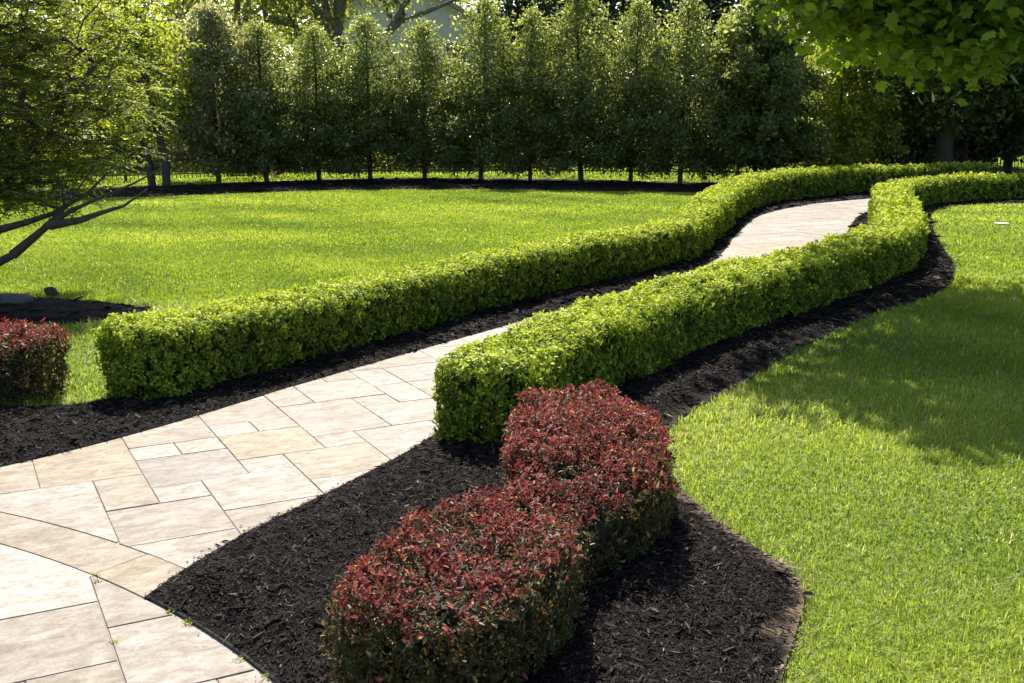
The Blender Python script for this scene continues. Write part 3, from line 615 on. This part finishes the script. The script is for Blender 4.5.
# --- recursive crowns
def attract_ellipsoids(r, specs):
    P = []
    for c, rad, n, shell in specs:
        d = norm(r.normal(size=(n, 3))); q = r.uniform(shell, 1, n)[:, None] ** .5; P.append(np.array(c) + d * np.array(rad) * q)
    return np.vstack(P)
def crown_tree(name, label, loc, stems, specs, seed, mat, bark, leaf, ratio, per, spread, flat=.5, r_twig=.006, group=None, zmin=None, pipe=.42, drop=0.2, cat='tree', up=.3, n=6, keep=None, floor=None):
    r = np.random.default_rng(seed); root = empty(name, loc, label, cat, group); A = attract_ellipsoids(r, specs)
    if zmin is not None: A = A[A[:, 2] > zmin]
    if keep is not None: A = A[keep(A)]
    N, par, rad, ends = grow(stems, A, seed + 1, r_twig, pipe)
    if floor:
        k = 0
        for st in stems: rad[k:k + len(st)] = np.maximum(rad[k:k + len(st)], np.linspace(floor[0], floor[1], len(st))); k += len(st)
    skeleton_mesh('trunk', N, par, rad, bark, root, n)
    E = N[ends]; M = (E + N[par[ends]]) / 2; CC = np.vstack([E, M])
    C, ax, nr, L, W = ball_leaves(r, CC, per, spread, leaf, ratio, flat, up, drop)
    cl = np.repeat(r.normal(0, .12, len(CC)), per)
    build_leaves('crown', mat, root, C, ax, nr, L, W, np.clip(r.beta(2, 2.2, len(C)) + cl, 0, 1)); return root, len(C)
def sprays(root, N, par, ends, seed, mat, bark, n_tw, n_lf, tw_len, leaf):
    r = np.random.default_rng(seed); V, F, C, A, NN = [], [], [], [], []
    for e in ends:
        p, q = N[e], N[par[e]]; d = norm(p - q)
        for k in range(n_tw):
            b = q + (p - q) * r.uniform(.1, 1.0); t = d * r.uniform(.3, 1) + r.normal(size=3) * np.array([.8, .8, .22]); t[2] = t[2] * .6 + .05; t = norm(t); L = tw_len * r.uniform(.5, 1.3)
            pts = np.array([b, b + t * L * .5 + [0, 0, .01], b + t * L - np.array([0, 0, .18 * L])]); tube(V, F, pts, [.004, .003, .0015], 3)
            u = np.linspace(.12, 1.02, n_lf); pp = pts[0] * (1 - u)[:, None] ** 2 + 2 * pts[1] * (u * (1 - u))[:, None] + pts[2] * (u ** 2)[:, None]
            sd = norm(np.cross(t, [0, 0, 1.0])); sg = np.where(np.arange(n_lf) % 2, 1, -1)[:, None]
            C.append(pp); A.append(t * .65 + sd * sg * .8 + r.normal(size=(n_lf, 3)) * .25); NN.append(np.tile([0, 0, 1.0], (n_lf, 1)) + r.normal(size=(n_lf, 3)) * .35)
    C, A, NN = map(np.vstack, (C, A, NN)); L = leaf * r.uniform(.6, 1.3, len(C))
    tint = np.clip(np.repeat(r.normal(.45, .2, len(C) // n_lf), n_lf) + r.normal(0, .12, len(C)), 0, 1)
    build_leaves('crown', mat, root, C, A, NN, L, L * .34, tint); py_mesh('twigs', V, F, bark, root); return len(C)
# left foreground tree, stems spreading from the bed
lx, ly = -5.0, 9.0
st_w = [[(-5.0, 9.0, 0), (-5.05, 9.1, .5), (-5.2, 9.3, 1.2), (-5.3, 9.6, 2.2), (-5.2, 9.9, 3.0)],
        [(-4.95, 9.0, .05), (-4.6, 9.0, .22), (-4.31, 9.0, .345), (-4.18, 9, .41), (-4.02, 9, .53), (-3.85, 9, .665), (-3.67, 9, .775), (-3.55, 9.02, .83), (-3.4, 9.1, .90), (-3.2, 9.2, .99), (-2.98, 9.3, 1.12)],
        [(-3.85, 9, .66), (-3.7, 8.96, .685), (-3.56, 8.94, .71), (-3.40, 8.95, .765), (-3.22, 9.0, .82), (-3.05, 9.1, .95)],
        [(-4.95, 9.05, .3), (-4.31, 9.08, .615), (-4.1, 9.1, .67), (-3.85, 9.1, .75), (-3.6, 9.2, .9), (-3.4, 9.4, 1.15)],
        [(-4.95, 9.1, .2), (-4.5, 9.3, .75), (-4.1, 9.6, 1.4), (-3.7, 9.9, 2.0)],
        [(-4.18, 9, .41), (-3.95, 9.05, .60), (-3.75, 9.1, .80), (-3.5, 9.3, 1.2)]]
stems = [[(x - lx, y - ly, z) for x, y, z in st] for st in st_w]
r = np.random.default_rng(61); root = empty('feathery_tree', (lx, ly, 0), 'spreading feathery tree with low dark limbs over the mulch bed at the left', 'tree')
A = attract_ellipsoids(r, [((.45, .9, 1.75), (1.35, 1.1, .8), 250, .1), ((-.7, .9, 2.4), (1.7, 1.2, 1.1), 190, .2), ((.5, 1.1, 2.5), (1.05, 1.0, .75), 150, .1), ((.2, .5, 1.2), (1.3, .7, .4), 120, .1), ((.95, .9, 1.5), (.75, .7, .6), 50, .1), ((.45, .4, .95), (1.0, .6, .28), 70, .1)])
A = A[A[:, 2] > .68]; N_, par_, rad_, ends_ = grow(stems, A, 62, .0045, .42); k = 0
for st in stems: rad_[k:k + len(st)] = np.maximum(rad_[k:k + len(st)], np.linspace(.043, .006, len(st))); k += len(st)
skeleton_mesh('trunk', N_, par_, rad_, M_bark, root); cnt['left'] = sprays(root, N_, par_, ends_, 63, M_feather, M_bark, 7, 14, .27, .045)
# right maple, its trunk outside the frame
mx, my = 6.9, 11.3
stems = [[(0, 0, 0), (-.05, 0, .9), (-.2, -.1, 1.8), (-.4, -.1, 2.8), (-.6, -.1, 4.2)], [(-.2, -.1, 1.8), (-.9, -.3, 2.3), (-1.8, -.6, 2.6), (-2.8, -.9, 2.7), (-3.6, -1.2, 2.75)], [(-.1, -.1, 1.5), (-.8, -.8, 1.95), (-1.6, -1.4, 2.2), (-2.3, -1.9, 2.35)], [(-.3, 0, 2.3), (-1.4, .3, 3.1), (-2.6, .3, 3.6), (-3.6, -.2, 3.9), (-4.6, -.6, 4.1)]]
nz_m = SinNoise(77, 3, .6)
def maple_keep(A): return (A[:, 2] > 1.84 + .26 * nz_m(A) + .40 * np.clip((-3.1 - A[:, 0]), 0, 3) + .75 * np.clip(A[:, 0] + 2.9, 0, 1))
r = np.random.default_rng(71); root = empty('maple_tree', (mx, my, 0), 'broad leaved maple branch hanging into the upper right, its trunk outside the frame', 'tree')
A = attract_ellipsoids(r, [((-2.3, -.6, 3.6), (2.9, 2.5, 1.9), 250, .15), ((-2.6, -1.2, 2.4), (1.9, 1.4, .8), 150, .1), ((-5.0, -1.1, 4.2), (1.3, 1.3, .8), 150, .1), ((-3.9, 1.0, 4.3), (1.3, 1.3, .8), 120, .1), ((-3.9, -1.7, 2.85), (.75, .8, .62), 190, .1), ((-3.0, -1.8, 2.3), (.75, .7, .6), 150, .1)]); A = A[maple_keep(A)]
N_, par_, rad_, ends_ = grow(stems, A, 72, .006, .42); rad_[5:10] = np.maximum(rad_[5:10], np.linspace(.075, .03, 5)); rad_[10:14] = np.maximum(rad_[10:14], np.linspace(.06, .03, 4)); skeleton_mesh('trunk', N_, par_, rad_, M_bark, root)
CC = np.vstack([N_[ends_], (N_[ends_] + N_[par_[ends_]]) / 2]); per = 12; n_ = len(CC) * per
C = np.repeat(CC, per, 0) + r.normal(size=(n_, 3)) * np.array([.17, .17, .1]); k = C[:, 2] > 1.58; C = C[k]; n_ = len(C)
ax = norm(np.column_stack([r.normal(size=(n_, 2)), -.55 + .4 * r.normal(size=n_)])); nr = norm(r.normal(size=(n_, 3)) * .45 + np.array([0, 0, 1.0])); L = .10 * r.uniform(.6, 1.3, n_)[:, None]
b = norm(np.cross(nr, ax)); nn = np.cross(ax, b)
shape = [(0, 0), (-.10, .20), (.07, .33), (.20, .60), (.40, .38), (.62, .46), (.66, .20), (1, 0), (.66, -.20), (.62, -.46), (.40, -.38), (.20, -.60), (.07, -.33), (-.10, -.20)]
V = np.stack([C + ax * L * p + b * L * q - nn * L * (.25 * abs(q) + .15 * p * p) for p, q in shape], 1).reshape(-1, 3)
np_mesh('crown', V, np.arange(n_ * 14).reshape(-1, 14), M_maple, root, {'tint': np.repeat(r.beta(2, 2, n_), 14)}); cnt['maple'] = n_

o, cnt['young'] = crown_tree('spring_tree', 'fresh green leafy tree with dark twin stems at the left end of the lawn', (-7.9, 24.9, 0), [[(0, 0, 0), (.02, 0, .5), (-.1, 0, 1.2), (-.3, 0, 2.2), (-.4, 0, 3.2)], [(-.35, .1, 0), (-.4, .1, .6), (-.7, .1, 1.5), (-1.2, .1, 2.6)]],
    [((-.55, 0, 2.6), (1.25, 1.0, 1.9), 170, .15), ((-1.6, 0, 3.4), (1.3, 1.0, 1.6), 90, .15)], 65, M_young, M_bark, .10, .5, 22, .2, .5, .012, drop=.2, floor=(.09, .03))
# --- trees beyond the fence
def far_tree(name, label, x, y, H, cr, seed, mat, bark, leaf, per, n_att, group, zlow=.25, stems=None, spread=.4, r_twig=.02, ratio=.6, floor=None):
    st = stems or [[(0, 0, 0), (.1, 0, H * .2), (-.1, .1, H * .4), (.1, .1, H * .65)]]
    return crown_tree(name, label, (x, y, 0), st, [((0, 0, H * (zlow + 1) / 2), (cr, cr * .8, H * (1 - zlow) / 2), n_att, .15)], seed, mat, bark, leaf, ratio, per, spread, .7, r_twig, group, n=6, floor=floor)
G = 'tall trees beyond the fence'
fk = [[(.1, 0, 0), (.05, 0, 2.4), (0, 0, 4.5)], [(0, 0, 4.5), (-.3, .1, 5.2), (-1.22, .2, 6.6), (-2.2, .3, 9)], [(0, 0, 4.5), (-.2, .1, 5.3), (-.47, .2, 6.6), (-.8, .3, 10)], [(0, 0, 4.5), (.08, .1, 5.4), (.13, .2, 6.6), (.3, .3, 10)], [(.08, 0, 5.0), (.38, .1, 6.6), (1.2, .2, 9)]]
far_tree('maple_tree', 'tall spring tree with a trunk forking upward above the holly row', -7.28, 46, 14, 4.6, 81, M_spring, M_barkgrey, .18, 26, 170, G, .36, fk, floor=(.26, .10))
far_tree('maple_tree', 'tall spring tree with one leaning trunk above the left end of the holly row', -8.9, 47, 14, 4.8, 82, M_spring, M_barkgrey, .18, 26, 170, G, .34, [[(.6, 0, 0), (.4, 0, 2.5), (.15, 0, 4.6), (-.3, 0, 5.65), (-.82, 0, 6.8), (-1.5, 0, 9)], [(-.2, 0, 5.5), (-1.4, 0, 5.7), (-2.8, 0, 5.6)]], floor=(.24, .08))
far_tree('spring_tree', 'yellow green tree crown behind the feathery tree at upper left', -15.5, 45, 12, 5.0, 83, M_spring, M_barkgrey, .18, 30, 170, G, .08)
far_tree('spring_tree', 'yellow green tree crown at the far left behind everything', -22.0, 46, 12, 5.2, 84, M_spring, M_barkgrey, .18, 30, 150, G, .08)
far_tree('spring_tree', 'thin young tree with long rising branches before the grey house', -5.2, 46, 10.5, 2.8, 85, M_spring, M_barkgrey, .14, 8, 80, G, .5, [[(.0, 0, 0), (.05, 0, 3.0), (.1, 0, 5.0)], [(.1, 0, 5.0), (.4, 0, 5.5), (1.1, 0, 6.6), (1.8, 0, 9)], [(.1, 0, 5.0), (.6, .1, 5.45), (1.8, .1, 5.9), (3.0, .2, 6.4)]], floor=(.16, .06))
far_tree('spring_tree', 'pale green tree crown behind the grey house gable', 1.0, 66, 16, 6, 87, M_spring, M_barkgrey, .24, 26, 170, G, .1)
far_tree('spring_tree', 'pale green tree crown left of the grey house', -14.5, 62, 16, 6, 88, M_spring, M_barkgrey, .24, 26, 170, G, .1)
far_tree('spring_tree', 'yellow green tree crown between the feathery tree and the leaning trunk', -12.2, 50, 13, 5, 86, M_spring, M_barkgrey, .18, 30, 170, G, .12)
for k, (x, y, sx, sz, lab) in enumerate([(-15.5, 33.5, 1.5, .95, 'bushy shrub beyond the fence at the far left'), (-11.5, 35, 1.5, 1.0, 'bushy shrub beyond the fence below the leaning trunk'), (-8.2, 35.5, 1.4, .95, 'bushy shrub beyond the fence behind the grey green shrub'), (-5.2, 36, 1.4, .9, 'bushy shrub beyond the fence below the forked trunk'), (-2.2, 36, 1.4, .9, 'bushy shrub beyond the fence below the grey house')]):
    if k == 0: sb, _ = make_holly('bushy_shrub', 58, 3.6, 1.35, .25, 130, .13, 26, lab, 'shrubs beyond the fence', mat=M_shrub, top_thin=.2, cat='shrub'); sb.location = (x, y, 0); sb.scale = (sx, sx, sz)
    else: copy_tree(sb, (x, y, 0), k * 1.3, sx, sz, lab)
M_shade = leaf_mat('dark_broad_leaf', [(0, (.05, .075, .02)), (.7, (.10, .135, .035)), (1, (.20, .24, .08))], trans=.45, rough=.33)
for k, (x, y, lab) in enumerate([(12.0, 34.5, 'dark low bush beyond the fence just left of the thick trunk'), (14.7, 35.5, 'dark low bush beyond the fence near the right end')]):
    if k == 0: db, _ = make_holly('dark_bush', 59, 2.6, 1.7, .1, 110, .13, 26, lab, 'dark bushes beyond the fence', mat=M_shade, top_thin=.2, cat='shrub'); db.location = (x, y, 0)
    else: copy_tree(db, (x, y, 0), 1.9, .95, .92, lab)
def conifer(name, label, x, y, H, rad, seed, group=G, mat=M_conifer, per=26, leaf=.22):
    o, n = make_holly(name, seed, H, rad, .8, 110, leaf, per, label, group, mat=mat, top_thin=.1, taper=1.0, upang=-.1); o.location = (x, y, 0); return o
conifer('spruce_tree', 'dark conifer above the middle of the holly row', 1.5, 46, 11, 3.0, 91)
conifer('spruce_tree', 'dark conifer rising behind the right half of the holly row', 5.0, 47, 12, 3.2, 92)
conifer('spruce_tree', 'dark conifer behind the broad holly bush', 8.6, 45, 11.5, 3.1, 93)
conifer('spruce_tree', 'dark conifer behind the loose pale green bush', 12.0, 41, 11, 3, 94)
conifer('spruce_tree', 'dark conifer low and near the right end of the fence', 14.3, 31.5, 7.5, 2.0, 95, leaf=.16)
conifer('spruce_tree', 'dark conifer just right of the big dark trunk', 12.2, 29.5, 7.5, 1.7, 96, leaf=.16)
def bare_tree():
    root = empty('bare_tree', (4.85, 27.7, 0), 'leafless grey tree whose twigs show between the hollies and the broad bush', 'tree'); r = np.random.default_rng(98)
    A = attract_ellipsoids(r, [((0, 0, 3.1), (.95, .7, 1.3), 130, .2)]); N, p, rad, e = grow([[(0, 0, 0), (.05, 0, 1.2), (0, 0, 2.4)]], A, 99, .006, .42); skeleton_mesh('branches', N, p, rad, M_barkgrey, root, 5)
bare_tree()
def shade_tree(label, x, y, seed, H=6.8, zl=.12):
    return far_tree('broadleaf_tree', label, x, y, H, 2.5, seed, M_shade, M_bark, .12, 60, 210, 'dark trees behind the far hedge', zl, [[(0, 0, 0), (.0, 0, 1.0), (.05, 0, 2.0), (.1, 0, 3.6)]], .32, .022)
shade_tree('dark tree with a thick trunk behind the end of the left hedge', 10.6, 26.9, 101)
shade_tree('dark tree with a slim trunk behind the far path', 10.0, 31.6, 102, 6.5, .35)
shade_tree('dark tree between the big trunk and the right edge, behind the fence', 12.6, 31.0, 104, 6)
shade_tree('dark tree shading the far right end of the right hedge', 14.2, 26.4, 103)

# ------------------------------------------------------------------ iron fence
def box(V, F, lo, hi):
    b = len(V); (x0, y0, z0), (x1, y1, z1) = lo, hi
    V += [(x0, y0, z0), (x1, y0, z0), (x1, y1, z0), (x0, y1, z0), (x0, y0, z1), (x1, y0, z1), (x1, y1, z1), (x0, y1, z1)]
    F += [tuple(b + i for i in q) for q in ((0, 3, 2, 1), (4, 5, 6, 7), (0, 1, 5, 4), (1, 2, 6, 5), (2, 3, 7, 6), (3, 0, 4, 7))]
fl = [(-16, 22.6), (-12.6, 25.0), (-9.6, 27.1), (-6.8, 28.9), (-4.2, 29.9), (-1.6, 30.2), (1.0, 29.9), (3.5, 29.3), (6.0, 29.0), (8.5, 29.3), (11, 29.8), (13.6, 30.2), (16.2, 30.6), (18.8, 31)]
froot = empty('iron_fence', (fl[0][0], fl[0][1], 0), 'black iron picket fence running behind the holly row', 'fence'); f0 = np.array([*fl[0], 0])
for i in range(len(fl) - 1):
    a, b = np.array(fl[i]), np.array(fl[i + 1]); L = float(np.hypot(*(b - a))); ang = math.atan2(*(b - a)[::-1]); V, F = [], []
    for z in (.16, 1.02, 1.16): box(V, F, (.03, -.015, z), (L - .03, .015, z + .03))
    for q in np.linspace(.11, L - .11, int(L / .105)): box(V, F, (q - .008, -.008, .06), (q + .008, .008, 1.26))
    p = py_mesh('picket_panel', V, F, M_iron, froot); p.location = (a[0] - f0[0], a[1] - f0[1], 0); p.rotation_euler = (0, 0, ang)
for q in fl:
    V, F = [], []; box(V, F, (-.03, -.03, 0), (.03, .03, 1.36)); box(V, F, (-.04, -.04, 1.362), (.04, .04, 1.39)); p = py_mesh('post', V, F, M_iron, froot); p.location = (q[0] - f0[0], q[1] - f0[1], 0)

# ------------------------------------------------------------------ grey house beyond the trees
M_siding = plain_mat('grey_siding', (.58, .57, .58), .8, var=.06, scale=3); M_roof = plain_mat('roof_shingle', (.26, .25, .26), .9, var=.25, scale=12)
M_white = plain_mat('white_trim', (.75, .75, .73), .6, var=.03); M_glass = plain_mat('window_glass', (.03, .035, .04), .08, var=.05)
h = empty('grey_house', (-6.2, 60, 0), 'grey house seen through the spring trees at the top left of centre', 'house')
V, F = [], []
for k in range(34): box(V, F, (-5.5, -.02 - (k % 2) * .0, k * .18), (5.5, .25, k * .18 + .172))
V += [(-5.5, .1, 6.12), (5.5, .1, 6.12), (0, .1, 9.2), (-5.5, .25, 6.12), (5.5, .25, 6.12), (0, .25, 9.2)]; b_ = len(V) - 6; F += [(b_, b_ + 1, b_ + 2), (b_ + 3, b_ + 5, b_ + 4)]
box(V, F, (-5.5, .27, 0), (5.5, 8, 6.1)); py_mesh('wall', V, F, M_siding, h)
V = [(-6, -.5, 5.95), (0, -.5, 9.35), (6, -.5, 5.95), (-6, 8.5, 5.95), (0, 8.5, 9.35), (6, 8.5, 5.95)]; V += [(x, y, z - .22) for x, y, z in V]
F = [(0, 1, 4, 3), (1, 2, 5, 4), (6, 9, 10, 7), (7, 10, 11, 8), (0, 6, 7, 1), (1, 7, 8, 2), (3, 4, 10, 9), (4, 5, 11, 10), (0, 3, 9, 6), (2, 8, 11, 5)]; roof = py_mesh('roof', V, F, M_roof, h)
for wx, wz in ((-3.2, 4.2), (3.2, 4.2), (-3.2, 1.2), (3.2, 1.2)):
    V, F = [], []; 
    for lo, hi in (((-.6, -.09, -.08), (.6, -.03, 0)), ((-.6, -.09, 1.4), (.6, -.03, 1.48)), ((-.6, -.09, .002), (-.52, -.03, 1.398)), ((.52, -.09, .002), (.6, -.03, 1.398))): box(V, F, lo, hi)
    wf = py_mesh('window', V, F, M_white, h); wf.location = (wx, 0, wz); V, F = [], []; box(V, F, (-.518, -.05, .002), (.518, -.028, 1.398)); py_mesh('pane', V, F, M_glass, wf)

# ------------------------------------------------------------------ small things
def rock(name, label, loc, dims, seed, rot=0, tilt=0):
    import bmesh
    bm = bmesh.new(); r = np.random.default_rng(seed); P = norm(r.normal(size=(26, 3))) * r.uniform(.75, 1.05, (26, 1)); P = np.sign(P) * np.abs(P) ** .8 * np.array(dims)
    for p in P: bm.verts.new(p)
    res = bmesh.ops.convex_hull(bm, input=bm.verts); bmesh.ops.delete(bm, geom=[v for v in bm.verts if not v.link_faces], context='VERTS')
    bmesh.ops.bevel(bm, geom=bm.edges[:], offset=min(dims) * .07, segments=2, affect='EDGES')
    me = bpy.data.meshes.new(name); bm.to_mesh(me); bm.free(); me.materials.append(M_rock); o = link(bpy.data.objects.new(name, me)); o.location = loc; o.rotation_euler = (tilt, 0, rot); return tag(o, label, 'rock')
rock('rock', 'small upright dark rock on the far rim of the tree bed', (-4.0, 9.28, .06), (.075, .045, .05), 5, -.3, .35)
rock('rock', 'long low grey rock in the tree bed behind the left red hedge', (-4.2, 8.85, .04), (.24, .11, .075), 6, .1)
# edging strip
V, F = [], []; E = arc(AC, AR + .012, a_tip, -.05, 60)
for p in E:
    d = norm(p - AC)
    for o_, z in ((-.003, .0), (-.003, .020), (.0, .023), (.004, .020), (.004, .0)): V.append((*(p + d * o_), z))
for i in range(len(E) - 1):
    for k in range(4): F.append((i * 5 + k, i * 5 + k + 1, (i + 1) * 5 + k + 1, (i + 1) * 5 + k))
tag(py_mesh('garden_edging', V, F, plain_mat('edging_rubber', (.035, .03, .027), .6)), 'thin dark edging strip curving between the patio stones and the mulch', 'edging')
# weeds in the joint by the edging
wp = []
for t in (.04, .07, .075, .16, .2, .28, .36, .37, .45): a = a_tip * (1 - t); wp.append(AC + (AR - .006) * np.array((math.cos(a), math.sin(a))))
wp += [ground_pt(96, 575), ground_pt(97, 581), ground_pt(114, 641)]
CC = np.repeat(np.array(wp), 26, 0); N = len(CC); C = np.column_stack([CC + rng.normal(0, .007, (N, 2)), .012 + rng.uniform(0, .012, N)])
tag(build_leaves('weeds', M_box, None, C, rng.normal(size=(N, 3)) + [0, 0, .8], rng.normal(size=(N, 3)) + [0, 0, 1], np.full(N, .007), np.full(N, .004), rng.uniform(.3, 1, N)), 'tiny green weeds sprouting in the joint along the patio edge', 'weeds', kind='stuff')
# one dry leaf on the grass
g = ground_pt(683, 437); lv, lf = leaf_geo(np.zeros((1, 3)), np.array([[.8, .5, .12]]), np.array([[.1, -.2, 1.0]]), np.array([.055]), np.array([.04]), .25, .2)
o = tag(np_mesh('fallen_leaf', lv, lf, leaf_mat('dry_leaf', [(0, (.35, .22, .10)), (1, (.42, .27, .13))], trans=.3), None, {'tint': np.full(6, .4)}), 'single dry tan leaf lying on the grass right of the red hedge', 'leaf'); o.location = (g[0], g[1], .03)
# small flat cover in the right lawn
V, F = [], []; n = 20; 
for rr_, z in ((.105, .0), (.105, .034), (.095, .038)):
    for k in range(n): V.append((rr_ * math.cos(6.2832 * k / n), rr_ * math.sin(6.2832 * k / n), z))
for L in range(2):
    for k in range(n): F.append((L * n + k, L * n + (k + 1) % n, (L + 1) * n + (k + 1) % n, (L + 1) * n + k))
F.append(tuple(2 * n + k for k in range(n)))
o = tag(py_mesh('lawn_cover', V, F, plain_mat('pale_cover', (.40, .37, .31), .7)), 'small pale flat cover lying in the sunny grass of the right lawn', 'cover'); o.location = (7.2, 15.9, 0)
print('COUNTS', cnt)
